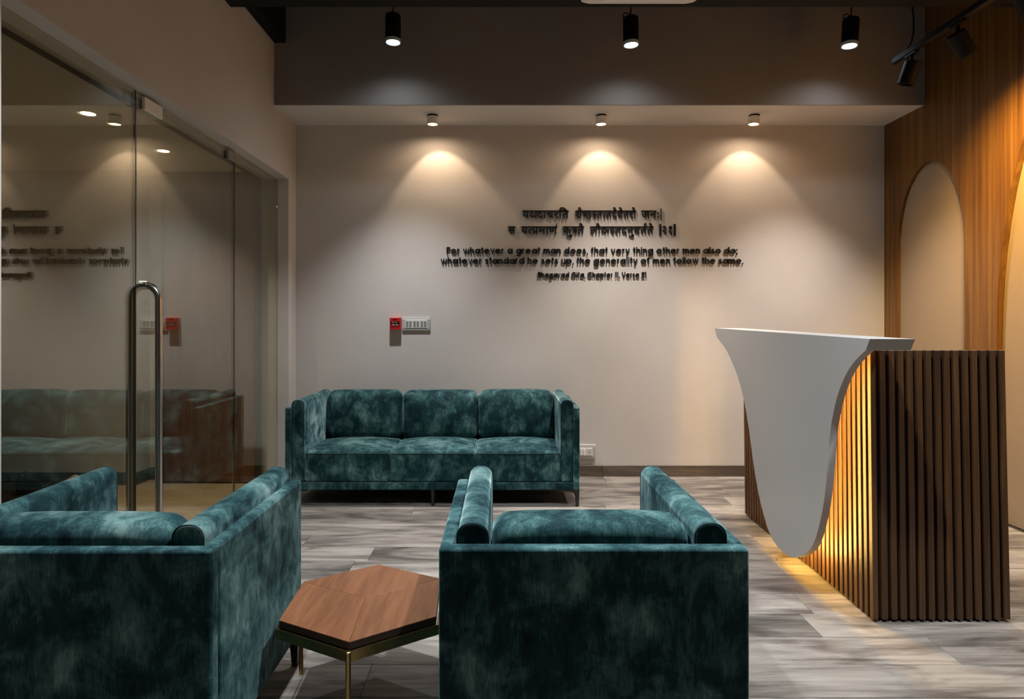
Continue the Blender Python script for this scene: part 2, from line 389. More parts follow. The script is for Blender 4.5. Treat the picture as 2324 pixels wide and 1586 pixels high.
def downlight(x, y, label):
    t = tag(empty('recessed_downlight', (x, y, ZK)), label, 'light', 'corridor ceiling downlights')
    link('trim_ring', smooth_angle(lathe('trim_ring', [(.036, -.002), (.046, -.005), (.046, 0), (.036, 0), (.036, -.002)], 32, cap=False)), M['white_metal'], t)
    link('lens', lathe('lens', [(.0357, -.0035), (.0357, -.001)], 32), M['warm_lens'], t)
    spot('downlight_lamp', (x, y, ZK - .012), (x, y, 0), 52, 104, .8, NEUT, .03)
downlight(-2.294, 3.364, 'round recessed downlight in the corridor ceiling, nearer one, left of the door edge')
downlight(-2.290, 4.104, 'round recessed downlight in the corridor ceiling, farther one, right of the door edge')

def shoe(name, loc, rz, m, label, hi=.0, tilt=0):
    t = tag(empty(name, loc, rz), label, 'shoe', 'shoes left on the corridor floor'); t.rotation_euler = (tilt, 0, rz)
    secs = []
    for s, wd, hh in ((0, .05, .06 + hi), (.06, .066, .075 + hi), (.30, .062, .080 + hi), (.48, .072, .064 + hi * .4), (.7, .088, .045), (.88, .076, .036), (1, .028, .022)):
        secs.append((s * .27 - .135, wd / 2, hh))
    v, f = [], []; K = 10
    for (yy, hw, hh) in secs:
        for k in range(K):
            a = PI * k / (K - 1); v.append((hw * math.cos(a), yy, .018 + hh * math.sin(a) ** .7))
    for i in range(len(secs) - 1):
        for k in range(K - 1): f.append((i * K + k, i * K + k + 1, (i + 1) * K + k + 1, (i + 1) * K + k))
        f.append((i * K + K - 1, i * K, (i + 1) * K, (i + 1) * K + K - 1))
    f.append(tuple(range(K))); f.append(tuple((len(secs) - 1) * K + k for k in reversed(range(K))))
    link('upper', smooth_angle(fixn(from_data('upper', v, f)), 60), m, t)
    o = [(hw + .006, yy) for (yy, hw, hh) in secs] + [(-hw - .006, yy) for (yy, hw, hh) in reversed(secs)]
    link('sole', prism('sole', o, 'z', 0.0005, .02), M['sole'] if m is not M['shoe_black'] else M['shoe_black'], t)
    for k in range(3):
        link('lace', tube('lace', [(-.02, -.02 + .025 * k, .085 - .008 * k), (0, -.015 + .025 * k, .098 - .01 * k), (.02, -.02 + .025 * k, .085 - .008 * k)], .003, 6), M['sole'], t)
tag(link('door_mat', bevel_mesh(boxes('door_mat', [(-4.35, -3.02, 3.55, 4.60, .0005, .012)]), .004, 2), M['mat']), 'dark mat under the shoes on the corridor floor', 'mat')
MZ = .012
shoe('shoe', (-3.17, 4.45, MZ), 1.2, M['shoe_beige'], 'pale beige shoe by the corridor skirting behind the glass', .02)
shoe('shoe', (-3.46, 4.44, MZ), .3, M['shoe_black'], 'tall black shoe standing by the corridor skirting, left of the pale shoe', .06)
shoe('shoe', (-3.20, 4.28, MZ), 1.5, M['shoe_black'], 'low black shoe lying just left of the pale beige shoe', .015)
shoe('shoe', (-3.42, 4.05, MZ), 1.0, M['shoe_red'], 'dark red shoe nearest the left armchair on the corridor mat', .0)
shoe('shoe', (-3.66, 4.30, MZ), .9, M['shoe_black'], 'black shoe at the left edge of the view on the corridor mat, far row', .01)
shoe('shoe', (-3.62, 3.98, MZ), 1.4, M['shoe_black'], 'black shoe at the left edge of the view behind the dark red shoe', .0)

# ------------------------------------------------------------------ glass front
def pane(name, y0, y1, z0, z1, root):
    return link(name, boxes(name, [(GX - .005, GX + .005, y0, y1, z0, z1)]), M['glass'], root)
ZG = ZH - .004
w1 = struct(empty('window_1', (0, 0, 0)))
pane('glass_pane', 2.024, 2.897, .004, ZG, w1)
link('edge_seal', boxes('edge_seal', [(GX - .006, GX + .006, 2.897, 2.9005, .004, ZG)]), M['glass_edge'], w1)
w2 = struct(empty('window_2', (0, 0, 0)))
pane('glass_pane', 3.968, 4.728, .004, ZG, w2)
link('edge_seal', boxes('edge_seal', [(GX - .006, GX + .006, 3.9655, 3.968, .004, ZG)]), M['glass_edge'], w2)
d1 = struct(empty('door_1', (0, 0, 0)))
pane('glass_leaf', 2.906, 3.960, .010, ZG - .012, d1)
def patch(name, y0, y1, z0, z1, root, m):
    o = link(name, bevel_mesh(boxes(name, [(GX - .022, GX - .0055, y0, y1, z0, z1), (GX + .0055, GX + .022, y0, y1, z0, z1)]), .002, 1), m, root); return o
patch('patch_fitting', 2.945, 3.10, ZG - .075, ZG - .013, d1, M['white_metal'])
patch('patch_fitting', 3.845, 3.958, ZG - .075, ZG - .013, d1, M['chrome'])
link('patch_lock', bevel_mesh(boxes('patch_lock', [(GX - .022, GX - .0055, 2.84, 2.896, ZG - .075, ZG - .013)]), .002, 1), M['chrome'], w1)
patch('floor_patch', 3.80, 3.958, .012, .075, d1, M['chrome'])
def handle():
    yc = 2.978; r = .0172; zt = 1.425; zb = .16; a = .071; rc = .071; pts = []
    for i in range(13):
        t = PI * i / 12; pts.append((GX + a * math.cos(t), yc, zt - rc + rc * math.sin(t)))
    low = [(GX - a * math.cos(t), yc, zb + rc - rc * math.sin(t)) for t in [PI * i / 12 for i in range(13)]]
    h = link('pull_handle', tube('pull_handle', pts + low, r, 20, True), M['chrome'], d1)
    link('handle_rosette', tube('handle_rosette', [(GX - .018, yc, zt), (GX - .010, yc, zt), (GX + .010, yc, zt), (GX + .018, yc, zt)], .0215, 20), M['chrome'], h)
    link('handle_rosette', tube('handle_rosette', [(GX - .018, yc, zb), (GX + .018, yc, zb)], .0215, 20), M['chrome'], h)
handle()

# ------------------------------------------------------------------ sofas and armchairs
def velvet_part(name, me, parent): return link(name, me, M['velvet'], parent)
def make_seating(name, W, D, n, legs='bracket'):
    root = empty(name); T = .042; B = .085; H = .667; Z0 = .112; S = W / 2
    for s in (-1, 1):
        xs = sorted((s * S, s * (S - T)))
        velvet_part('side_panel', rbox('side_panel', xs[0], xs[1], 0, D - .0435, Z0, H, .010, 2, 3), root)
        xs = sorted((s * (S - T - .001), s * (S - T - B)))
        def sq(t): return math.copysign(abs(t) ** .84, t)
        x0, x1 = xs; rr = (x1 - x0) / 2; zt = .716; yb = D - .0455; y0 = .010
        prof = [(x0, .168), (x1, .168)] + [(x0 + rr + rr * sq(math.cos(PI * i / 14)), zt - rr + rr * sq(math.sin(PI * i / 14))) for i in range(15)]
        me = prism('arm_cushion', prof, 'y', y0, yb)
        bm = bmesh.new(); bm.from_mesh(me)
        bmesh.ops.bevel(bm, geom=[e for e in bm.edges if e.calc_face_angle(0) > 1.2], offset=.006, segments=3, affect='EDGES'); bm.to_mesh(me); bm.free()
        a = velvet_part('arm_cushion', smooth_angle(me, 40), root)
        for yy in (y0 + .003, yb - .003):
            pp = [(x0 + .002, yy, .18)] + [(x0 + rr + (rr - .0005) * sq(math.cos(PI - PI * i / 14)), yy, zt - rr + (rr - .0005) * sq(math.sin(PI * i / 14))) for i in range(15)] + [(x1 - .002, yy, .18)]
            link('piping', tube('piping', pp, .0022, 6), M['piping'], a)
    velvet_part('back_panel', rbox('back_panel', -S, S, D - .042, D, Z0, H, .010, 2, 3), root)
    velvet_part('base_rail', rbox('base_rail', -S + T + .001, S - T - .001, .004, .05, Z0, .163, .008, 2, 2), root)
    link('seat_deck', boxes('seat_deck', [(-S + T + .001, S - T - .001, .051, D - .0435, .135, .160)]), M['piping'], root)
    xi0, xi1 = -S + T + B + .003, S - T - B - .003; cw = (xi1 - xi0) / n
    for i in range(n):
        a, b = xi0 + i * cw + .0015, xi0 + (i + 1) * cw - .0015
        hz = random.uniform(-.004, .004)
        def seat_fn(p, u):
            if u.z > .2:
                k = max(0, (1 - u.x ** 2)) ** .6 * max(0, (1 - (u.y) ** 2)) ** .6
                p = p + Vector((0, 0, .046 * k * (.6 + .4 * u.z)))
            return p
        st = velvet_part('seat_cushion', rbox('seat_cushion', a, b, .008, .50, .166, .362, .014, 10, 3, seat_fn), root)
        fr = [(a + .004, .0075, .352), (a + .02, .0065, .3555), (b - .02, .0065, .3555), (b - .004, .0075, .352)]
        link('piping', tube('piping', fr, .0025, 6), M['piping'], st)
        def back_fn(p, u, hz=hz):
            k = max(0, 1 - u.x ** 4)
            q = p.copy()
            if u.y < 0: q.y -= .022 * k * max(0, 1 - u.z ** 2)
            q.z += (.014 + hz) * k * (u.z * .5 + .5)
            q.y += .030 * (u.z * .5 + .5)       # leans back
            return q
        bk = velvet_part('back_cushion', rbox('back_cushion', a, b, .475, .618, .36, .712, .052, 8, 6, back_fn), root)
    # legs
    prof = [(0, 0), (.018, 0), (.024, .062), (.030, .082), (.046, .096), (.062, .100), (.135, .103), (.135, .112), (-.004, .112), (-.004, .10)]
    pos = [(-1, .006), (1, .006), (-1, D - .05), (1, D - .05)]
    for s, yy in pos:
        pts = [(s * (S - .006 - p[0]), p[1]) for p in prof]
        link('leg', prism('leg', pts, 'y', yy, yy + .03), M['leg_metal'], root)
    if n > 1:
        for yy in (.03, D - .06): link('leg', lathe('leg', [(.010, 0), (.011, .06), (.016, .112)], 16, (0, yy, 0)), M['leg_metal'], root)
    return root
sofa = make_seating('sofa', 1.983, .70, 3)
sofa.location = (-.4735, 4.085, 0)
tag(sofa, 'long dark green velvet three-seat sofa against the back wall', 'sofa')
ch = make_seating('armchair', .798, .693, 1)
ch.location = (.2345, 2.25, 0); ch.rotation_euler = (0, 0, PI)
tag(ch, 'teal velvet armchair seen from behind, right of the small table', 'armchair', 'two armchairs facing the sofa')
ch2 = copy_tree(ch); ch2.location = (-1.138, 2.236, 0)
tag(ch2, 'teal velvet armchair seen from behind, left of the table beside the glass front', 'armchair', 'two armchairs facing the sofa')

# ------------------------------------------------------------------ hexagonal side table
def table():
    C = Vector((-.455, 2.020)); R = .278
    A0 = math.radians(153)                              # corner towards the left rear
    def V(k, r=R): a = A0 + math.radians(60 * k); return Vector((math.cos(a) * r, math.sin(a) * r))
    t = tag(empty('side_table', (C.x, C.y, 0)), 'low hexagonal wood-top side table with brass frame between the armchairs', 'table')
    t_top = .330
    g = .0005
    for i, k in enumerate((0, 2, 4)):                   # three rhombi that meet in the middle
        P = [Vector((0, 0)), V(k), V(k + 1), V(k + 2)]; c = sum(P, Vector((0, 0))) / 4
        pts = [tuple(c + (p - c) * (1 - g * 2 / .24)) for p in P]
        a = math.atan2(*(V(k + 1) - V(k)).yx)
        me = bevel_mesh(prism('veneer_panel', pts, 'z', .326, t_top), .0004, 1)
        link('veneer_panel', me, tabletop_mat('table_veneer', (a if i else a) - PI / 2), t)
    link('tabletop_edge', prism('tabletop_edge', [tuple(V(k, R * .998)) for k in range(6)], 'z', .307, .326), M['dark_trim'], t)
    o = [V(k, R + .010) for k in range(6)]; n = [V(k, R + .004) for k in range(6)]
    v = [(p.x, p.y, z) for z in (.276, .306) for p in o + n]; f = []
    for k in range(6):
        j = (k + 1) % 6
        f += [(k, j, 12 + j, 12 + k), (6 + j, 6 + k, 18 + k, 18 + j), (12 + k, 12 + j, 18 + j, 18 + k), (j, k, 6 + k, 6 + j)]
    link('frame_band', fixn(from_data('frame_band', v, f)), M['brass'], t)
    link('support_plate', prism('support_plate', [tuple(V(k, R - .004)) for k in range(6)], 'z', .280, .307), M['dark_trim'], t)
    for k in (0, 2, 4):
        p = V(k, R + .012)
        l = link('leg', smooth_angle(lathe('leg', [(.0075, .0), (.0075, .3055)], 20, (p.x, p.y, 0))), M['brass'], t)
        link('leg_cap', lathe('leg_cap', [(.0082, .3035), (.0082, .3085), (.006, .310)], 20, (p.x, p.y, 0)), M['brass'], l)
table()

# ------------------------------------------------------------------ reception desk
def warp(me):
    for v in me.vertices:
        x, y, z = v.co
        k = (.013 + .011 * (x - 1.524) / .56) * (1 - z / 1.1276)
        v.co.x = x + .0172 * (y - 2.522) - .013 + k * 1.0
    return me
def desk():
    t = tag(empty('reception_desk', (0, 0, 0)), 'slatted walnut reception desk with glowing white curved front panel', 'desk')
    X0, X1, Y0, Y1, H = 1.537, 2.096, 2.522, 3.920, 1.1276
    for nm, q4 in (('front_wall', (X0 + .016, X0 + .07, Y0 + .016, Y1 - .016, .012, H - .003)), ('end_wall', (X0 + .07, X1 - .003, Y0 + .016, Y0 + .07, .012, H - .003)),
                   ('end_support', (X0 + .07, X1 - .003, Y1 - .05, Y1 - .016, .012, .735)), ('plinth', (X0 + .03, X1 - .03, Y0 + .03, Y0 + .06, .0005, .014)), ('plinth', (X0 + .03, X0 + .06, Y0 + .06, Y1 - .03, .0005, .014))):
        link(nm, warp(boxes(nm, [q4])), M['desk_core'], t)
    link('work_surface', warp(bevel_mesh(boxes('work_surface', [(X0 + .071, X1 - .003, Y0 + .071, Y1 - .016, .736, .762)]), .002, 1)), M['slat'], t)
    wd = .024
    n = 36
    for i in range(n):
        y = Y0 + .0 + (Y1 - Y0 - wd) * i / (n - 1)
        link('slat', warp(bevel_mesh(boxes('slat', [(X0, X0 + .022, y, y + wd, .010, H)]), .0015, 1)), M['slat'], t)
    n = 15
    for i in range(1, n):
        x = X0 + (X1 - X0 - wd) * i / (n - 1)
        link('slat', warp(bevel_mesh(boxes('slat', [(x, x + wd, Y0, Y0 + .022, .010, H)]), .0015, 1)), M['slat'], t)
    right = [(2.319, 1.181), (2.345, 1.136), (2.392, 1.108), (2.450, 1.063), (2.503, 1.003), (2.545, .933), (2.577, .854), (2.600, .774), (2.614, .665), (2.628, .575), (2.646, .482), (2.674, .387), (2.718, .283), (2.760, .221), (2.808, .178), (2.854, .147), (2.914, .117), (2.964, .102)]
    left = [(3.038, .095), (3.126, .106), (3.199, .143), (3.262, .209), (3.328, .306), (3.392, .444), (3.455, .625), (3.514, .761), (3.573, .855), (3.635, .929), (3.719, 1.003), (3.818, 1.071), (3.921, 1.118), (3.975, 1.141), (4.022, 1.202)]
    curve = [right[0]] + catmull(right[1:] + left[:-1], 4) + [left[-1]]
    PX = 1.40; TH = .032
    me = prism('front_panel', curve, 'x', PX, PX + TH)
    link('front_panel', smooth_angle(me, 30), M['solid_surface'], t)
    # counter ledge: slanted ends, slightly higher at the far end like the panel's top
    v = []
    for (ya, yb, zt, zb) in ((2.319, 2.345, 1.181, 1.136), (4.022, 3.975, 1.202, 1.146)):
        v += [(PX + TH, ya, zt), (1.574, ya, zt), (1.574, yb, zb), (PX + TH, yb, zb)]
    f = [(0, 1, 2, 3), (7, 6, 5, 4), (0, 4, 5, 1), (1, 5, 6, 2), (2, 6, 7, 3), (3, 7, 4, 0)]
    link('counter_ledge', bevel_mesh(fixn(from_data('counter_ledge', v, f)), .002, 2), M['solid_surface'], t)
    # LED tape on the back of the panel, set in from its edge
    cx, cz = 3.09, .80
    body = [p for p in curve if p[1] < 1.115]
    strip = []
    for i, (a, b) in enumerate(body):
        p = body[max(0, i - 1)]; q = body[min(len(body) - 1, i + 1)]
        tx, tz = q[0] - p[0], q[1] - p[1]; L = math.hypot(tx, tz) or 1
        strip.append((3.09 + (a - 3.09) * .80, b + .03 * math.exp(-b / .2)))
    strip = [(a if True else a, b) for a, b in strip]
    nx = len(strip); v = []; f = []
    for i, (a, b) in enumerate(strip):
        p = strip[max(0, i - 1)]; q = strip[min(nx - 1, i + 1)]; tx, tz = q[0] - p[0], q[1] - p[1]; L = math.hypot(tx, tz) or 1
        ox, oz = -tz / L * .005, tx / L * .005
        v += [(PX + TH + .0005, a - ox, b - oz), (PX + TH + .0005, a + ox, b + oz), (PX + TH + .005, a + ox, b + oz), (PX + TH + .005, a - ox, b - oz)]
    for i in range(nx - 1):
        for k in range(4): f.append((4 * i + k, 4 * i + (k + 1) % 4, 4 * i + 4 + (k + 1) % 4, 4 * i + 4 + k))
    link('led_strip', fixn(from_data('led_strip', v, f)), M['led'], t)
    for yy, zz in ((2.9, .55), (3.25, .55), (2.8, .95), (3.35, .95)):      # stand-offs carrying the panel
        link('standoff', tube('standoff', [(PX + TH, yy, zz), (X0 + .004, yy, zz)], .014, 12), M['chrome'], t)
desk()

# ------------------------------------------------------------------ ceiling lights
def pendant(x, y, zb, h, label, beam, tilt=0, loop=True):
    t = tag(empty('pendant_spotlight', (x, y, zb + h)), label, 'light', 'black cylinder pendants in front of the bulkhead')
    r = .052; b = .022
    hd = link('housing', smooth_angle(lathe('housing', [(.006, 0), (r - .008, 0), (r - .003, -.003), (r, -.010), (r, -h + b), (r - .004, -h + b), (r - .004, -h + b + .012)], 40), 30), M['black'], t)
    rg = link('lens_ring', smooth_angle(lathe('lens_ring', [(r, -h + b), (r, -h + .002), (r - .003, -h), (r - .006, -h + .002), (r - .010, -h + b), (r, -h + b)], 40, cap=False), 30), M['lens_ring'], t)
    ln = link('lens', lathe('lens', [(r - .011, -h + b - .004), (r - .011, -h + b - .001)], 40), M['cool_lens'], t)
    for o in (hd, rg, ln): o.rotation_euler = (0, tilt, 0)
    top = ZC - (zb + h) - .002
    link('cord', tube('cord', [(0, 0, -.002), (.002, 0, .05), (-.001, 0, .3), (0, 0, top)], .0045, 8), M['black'], t)
    link('cord_grip', lathe('cord_grip', [(.009, 0), (.009, .018), (.005, .026)], 16), M['black'], t)
    if loop:
        pts = [(-.030 + .022 * math.cos(a), 0, .012 + .020 * math.sin(a)) for a in [2 * PI * i / 18 for i in range(18)]]
        link('cord_loop', tube('cord_loop', pts, .0032, 6, True), M['black'], t)
    spot('pendant_lamp', (x - tilt * .3, y, zb - .004), (x - tilt * 3, y, 0), beam[0], 80, .9, beam[1], .038)
    spot('pendant_spill', (x - tilt * .3, y, zb - .004), (x - tilt * 3, y, 0), 8, 150, 1, COOL, .038)
pendant(-.743, 4.12, 3.133, .190, 'leftmost of the three black cylinder pendant lights, level with the left half of the sofa', (230, (.93, .96, 1)), 0, False)
pendant(.866, 4.12, 3.115, .190, 'middle black cylinder pendant light, hanging just below the air conditioner', (290, (1, .95, .90)), -.02)
pendant(2.36, 4.12, 3.108, .188, 'rightmost black cylinder pendant light, tilted, beside the track lights', (340, (1, .90, .82)), .06)
def surface_spot(x, label, tilt):
    t = tag(empty('surface_spotlight', (x, 4.655, ZS)), label, 'light', 'white spotlights under the soffit')
    link('base_plate', lathe('base_plate', [(.038, -.014), (.040, -.010), (.040, -.0005)], 32), M['black'], t)
    a = link('housing', smooth_angle(lathe('housing', [(.030, -.012), (.042, -.013), (.0425, -.015), (.0425, -.068), (.040, -.070), (.037, -.066), (.037, -.060)], 36), 30), M['white_metal'], t)
    b = link('lens', lathe('lens', [(.0365, -.0665), (.0365, -.062)], 32), M['warm_lens'], t)
    c = link('lens_rim', tube('lens_rim', [(.0405 * math.cos(q), .0405 * math.sin(q), -.069) for q in [2 * PI * i / 32 for i in range(32)]], .0028, 6, True), M['brass'], t)
    for o in (a, b, c): o.rotation_euler = (0, tilt, 0)
    px = x + tilt * .1
    spot('surface_spot_lamp', (px, 4.66, ZS - .075), (px + .05 * (1 if tilt < .02 else .2), 4.86, 2.25), 10, 84, .35, WARM, .012)
    spot('surface_spot_spill', (px, 4.66, ZS - .075), (px, 4.72, 1.9), 5, 172, .6, WARM, .012)
surface_spot(-.537, 'white round spotlight on the soffit, left one of three, above the sofa', 0)
surface_spot(.753, 'white round spotlight on the soffit, middle one, above the wall lettering', 0)
surface_spot(1.925, 'white round spotlight on the soffit, right one of three, tilted, above the desk', .07)

def track():
    t = tag(empty('track_rail', (2.515, 3.90, 2.91)), 'black lighting track rail running past the wood wall', 'track')
    link('rail', bevel_mesh(boxes('rail', [(-.018, .018, -3.0, 0, -.012, .022)]), .002, 1), M['black'], t)
    link('end_cap', bevel_mesh(boxes('end_cap', [(-.019, .019, 0, .012, -.013, .023)]), .003, 1), M['black'], t)
    link('feed_cable', tube('feed_cable', catmull([(0, -.10, .02), (.028, -.12, .08), (.040, -.12, .20), (.022, -.12, .36), (.0, -.1, .6), (0, -.1, ZC - 2.912)], 6), .0055, 8), M['black'], t)
    for yy in (-.9, -2.4): link('hanger_wire', tube('hanger_wire', [(0, yy, .02), (0, yy, ZC - 2.912)], .002, 6), M['black'], t)
    def head(y, aim, label, lamp, Lh=.135, r=.047):
        h = tag(empty('track_spotlight', (2.515, y, 2.8975)), label, 'light', 'black track spotlights by the wood wall')
        link('adapter', bevel_mesh(boxes('adapter', [(-.014, .014, -.05, .05, -.016, 0)]), .002, 1), M['black'], h)
        link('stem', lathe('stem', [(.010, -.075), (.010, -.014)], 16), M['black'], h)
        d = Vector(aim).normalized(); q = d.to_track_quat('-Z', 'Y')
        c = Vector((0, 0, -.085)) + d * .03
        b = link('housing', smooth_angle(lathe('housing', [(r - .012, .062), (r - .003, .060), (r, .055), (r, -Lh + .06), (r - .004, -Lh + .059), (r - .006, -Lh + .075)], 36), 30), M['black'], h)
        b.location = c; b.rotation_euler = q.to_euler()
        l = link('lens', lathe('lens', [(r - .007, -Lh + .072), (r - .007, -Lh + .076)], 32), M['warm_lens'] if lamp else M['dark_glass'], h)
        l.location = c; l.rotation_euler = q.to_euler()
        if lamp:
            p = Vector((2.515, y, 2.8975)) + c + d * (Lh - .05)
            spot('track_lamp', p, p + d, *lamp)
    head(3.74, (-.22, .25, -1), 'black track spotlight nearest the far end, pointing down and left', None)
    head(3.36, (.62, .10, -.85), 'black track spotlight second from the far end, aimed at the wood wall', (115, 112, 1, AMBER, .03))
    head(2.93, (.62, .16, -.85), 'black track spotlight at the top right corner of the view', (230, 112, 1, AMBER, .03))
    spot('track_lamp_near', (2.56, 2.45, 2.80), (3.05, 2.6, 1.9), 60, 120, 1, AMBER, .03)
track()

def aircon():
    t = tag(empty('air_conditioner', (.705, 2.88, 2.912)), 'white ceiling cassette air conditioner at the top edge of the view', 'air conditioner')
    h = .312; c = .06
    o = [(-h, -h + c), (-h, h - c), (-h + .02, h - .015), (-h + c, h), (h - c, h), (h - .02, h - .015), (h, h - c), (h, -h + c), (h - .02, -h + .015), (h - c, -h), (-h + c, -h), (-h + .02, -h + .015)]
    link('fascia_panel', bevel_mesh(prism('fascia_panel', o, 'z', 0, .035), .006, 2), M['white'], t)
    link('body', boxes('body', [(-.27, .27, -.27, .27, .035, .28)]), M['white_metal'], t)
    for s in range(4):
        a = PI / 2 * s; me = bevel_mesh(boxes('louvre', [(-.18, .18, .225, .275, -.006, .004)]), .003, 1); l = link('louvre', me, M['white_metal'], t); l.rotation_euler = (0, 0, a)
    for k in range(9): link('grille_slat', boxes('grille_slat', [(-.17, .17, -.165 + k * .04, -.150 + k * .04, -.004, .004)]), M['grey_plastic'], t)
    for sx in (-1, 1):
        for sy in (-1, 1): link('hanger_rod', lathe('hanger_rod', [(.005, .28), (.005, ZC - 2.914)], 10, (sx * .24, sy * .24, 0)), M['chrome'], t)
aircon()

# ------------------------------------------------------------------ raised lettering on the back wall
DEP = .013; YW = YF
def extrude_flat(bm, name):
    r = bmesh.ops.extrude_face_region(bm, geom=bm.faces[:]); vv = [g for g in r['geom'] if isinstance(g, bmesh.types.BMVert)]
    bmesh.ops.translate(bm, verts=vv, vec=(0, 0, 1)); me = bpy.data.meshes.new(name); bm.to_mesh(me); bm.free(); return fixn(me)
def to_wall(me, x, z, sx, sz):          # glyph plane -> wall plane
    for v in me.vertices:
        a, b, c = v.co; v.co = (x + a * sx, YW - .0005 - c * DEP, z + b * sz)
    return me
SW = .145
def arc(cx, cy, r, a0, a1, n=14): return [(cx + r * math.cos(math.radians(a0 + (a1 - a0) * i / n)), cy + r * math.sin(math.radians(a0 + (a1 - a0) * i / n))) for i in range(n + 1)]
R_ = .30; q = SW / 2; xr = .75 - q
def glyph(c):
    """strokes (list of polylines; closed when first == last) and advance, cap height 1, x-height .75"""
    O = arc(.375, .375, R_, 0, 360, 24)
    if c == 'o': return [O], .75
    if c == 'a': return [O, [(xr, 0), (xr, .75)]], .75
    if c == 'd': return [O, [(xr, 0), (xr, 1.02)]], .75
    if c == 'g': return [O, [(xr, .75), (xr, .0)] + arc(.375, .0, R_, 0, -150, 12)], .75
    if c == 'p': return [O, [(q, .75), (q, -.27)]], .75
    if c == 'e': return [arc(.375, .375, R_, 0, 318, 22), [(q, .375), (xr, .375)]], .75
    if c in 'hn': return [[(q, 0), (q, 1.02 if c == 'h' else .75)], arc(q + .21, .465, .21, 180, 0, 12) + [(q + .42, 0)]], .57
    if c == 'm': return [[(q, 0), (q, .75)], arc(q + .18, .495, .18, 180, 0, 12) + [(q + .36, 0)], arc(q + .54, .495, .18, 180, 0, 12) + [(q + .72, 0)]], .87
    if c == 'u': return [[(q + .42, .75), (q + .42, 0)], [(q, .75)] + arc(q + .21, .285, .21, 180, 360, 12)], .57
    if c == 'r': return [[(q, 0), (q, .75)], arc(q + .2, .475, .2, 180, 80, 8)], .36
    if c == 's': return [arc(.235, .535, .14, 30, 270, 12) + arc(.235, .235, .16, 90, -150, 12)], .47
    if c == 't': return [[(.17, 0), (.17, .98)], [(0, .68), (.34, .68)]], .34
    if c == 'f': return [[(.17, 0), (.17, .82)] + arc(.29, .82, .12, 180, 90, 5), [(0, .68), (.34, .68)]], .34
    if c == 'i': return [[(q, 0), (q, .75)], [(q, .86), (q, 1.0)]], SW
    if c == 'l': return [[(q, 0), (q, 1.02)]], SW
    if c == 'v': return [[(.06, .75), (.29, .04), (.52, .75)]], .58
    if c == 'w': return [[(.06, .75), (.24, .05), (.43, .72), (.62, .05), (.80, .75)]], .86
    if c == 'y': return [[(.06, .75), (.29, .06)], [(.52, .75), (.18, -.27)]], .58
    if c == ',': return [[(.10, .13), (.05, -.16)]], .14
    if c == ';': return [[(.10, .13), (.05, -.16)], [(.09, .55), (.09, .70)]], .16
    if c == '.': return [[(.09, 0), (.09, .14)]], .16
    if c == 'F': return [[(q, 0), (q, 1.0)], [(q, 1 - q), (.50, 1 - q)], [(q, .52), (.46, .52)]], .50
    if c == 'B': return [[(q, 0), (q, 1.0)], [(q, 1 - q), (.30, 1 - q)] + arc(.30, .74, .185, 90, -90, 10) + [(q, .55)], [(.30, .55)] + arc(.32, .31, .235, 90, -90, 10) + [(q, q)]], .57
    if c == 'G': return [arc(.49, .5, .42, 40, 345, 24) + [(.91, .46), (.55, .46)]], .95
    if c == 'C': return [arc(.49, .5, .42, 42, 318, 24)], .85
    if c == 'V': return [[(.07, 1), (.36, .05), (.65, 1)]], .72
    if c == 'I': return [[(q, 0), (q, 1)]], SW
    if c == '2': return [arc(.28, .70, .22, 170, -35, 12) + [(.09, q), (.54, q)]], .56
    if c == '1': return [[(0, .84), (.18, .94), (.18, 0)]], .26
    return [], .30
def stroke_mesh(strokes, w, name='letter'):
    v, f = [], []
    for pl in strokes:
        closed = math.dist(pl[0], pl[-1]) < 1e-6
        p = [Vector(t) for t in (pl[:-1] if closed else pl)]; n = len(p); base = len(v)
        for i in range(n):
            a = p[i - 1] if (i > 0 or closed) else None; b = p[(i + 1) % n] if (i < n - 1 or closed) else None
            d1 = (p[i] - a).normalized() if a is not None else None; d2 = (b - p[i]).normalized() if b is not None else None
            if d1 is None: d1 = d2
            if d2 is None: d2 = d1
            n1 = Vector((-d1.y, d1.x)); n2 = Vector((-d2.y, d2.x)); m = (n1 + n2)
            m = m.normalized() if m.length > .1 else n1
            k = w / 2 / max(.45, m.dot(n1))
            for z in (0, 1):
                l = p[i] + m * k; r = p[i] - m * k; v += [(l.x, l.y, z), (r.x, r.y, z)]
        for i in range(n if closed else n - 1):
            a = base + 4 * i; b = base + 4 * ((i + 1) % n)
            f += [(a, b, b + 1, a + 1), (a + 2, a + 3, b + 3, b + 2), (a, a + 2, b + 2, b), (a + 1, b + 1, b + 3, a + 3)]
        if not closed:
            a = base; b = base + 4 * (n - 1); f += [(a, a + 1, a + 3, a + 2), (b, b + 2, b + 3, b + 1)]
    return fixn(from_data(name, v, f))
def english(text, x0, x1, zb, cap, label, gap=.105):
    t = tag(empty('raised_lettering', (0, 0, 0)), label, 'lettering', 'lines of raised black lettering on the back wall')
    tot = 0
    for c in text: tot += glyph(c)[1] + (gap if c != ' ' else .06)
    s = (x1 - x0) / (tot - gap); x = x0
    for c in text:
        st, adv = glyph(c)
        if st: link('letter', to_wall(stroke_mesh(st, SW), x, zb, s, cap), M['letter'], t)
        x += (adv + (gap if c != ' ' else .06)) * s
def px_x(p): return (p - 1141) * YF / 1380
def px_z(p): return 1.25 + (728 - p) * YF / 1380
english('For whatever a great man does, that very thing other men also do;', -.452, 1.889, 1.7895, .0535, 'raised English line starting with For whatever a great man does')
english('whatever standard he sets up, the generality of men follow the same.', -.499, 1.935, 1.7080, .0535, 'raised English line starting with whatever standard he sets up')
english('Bhagavad Gita, Chapter III, Verse 21', .284, 1.154, 1.5995, .0440, 'shortest and lowest raised line naming chapter and verse')

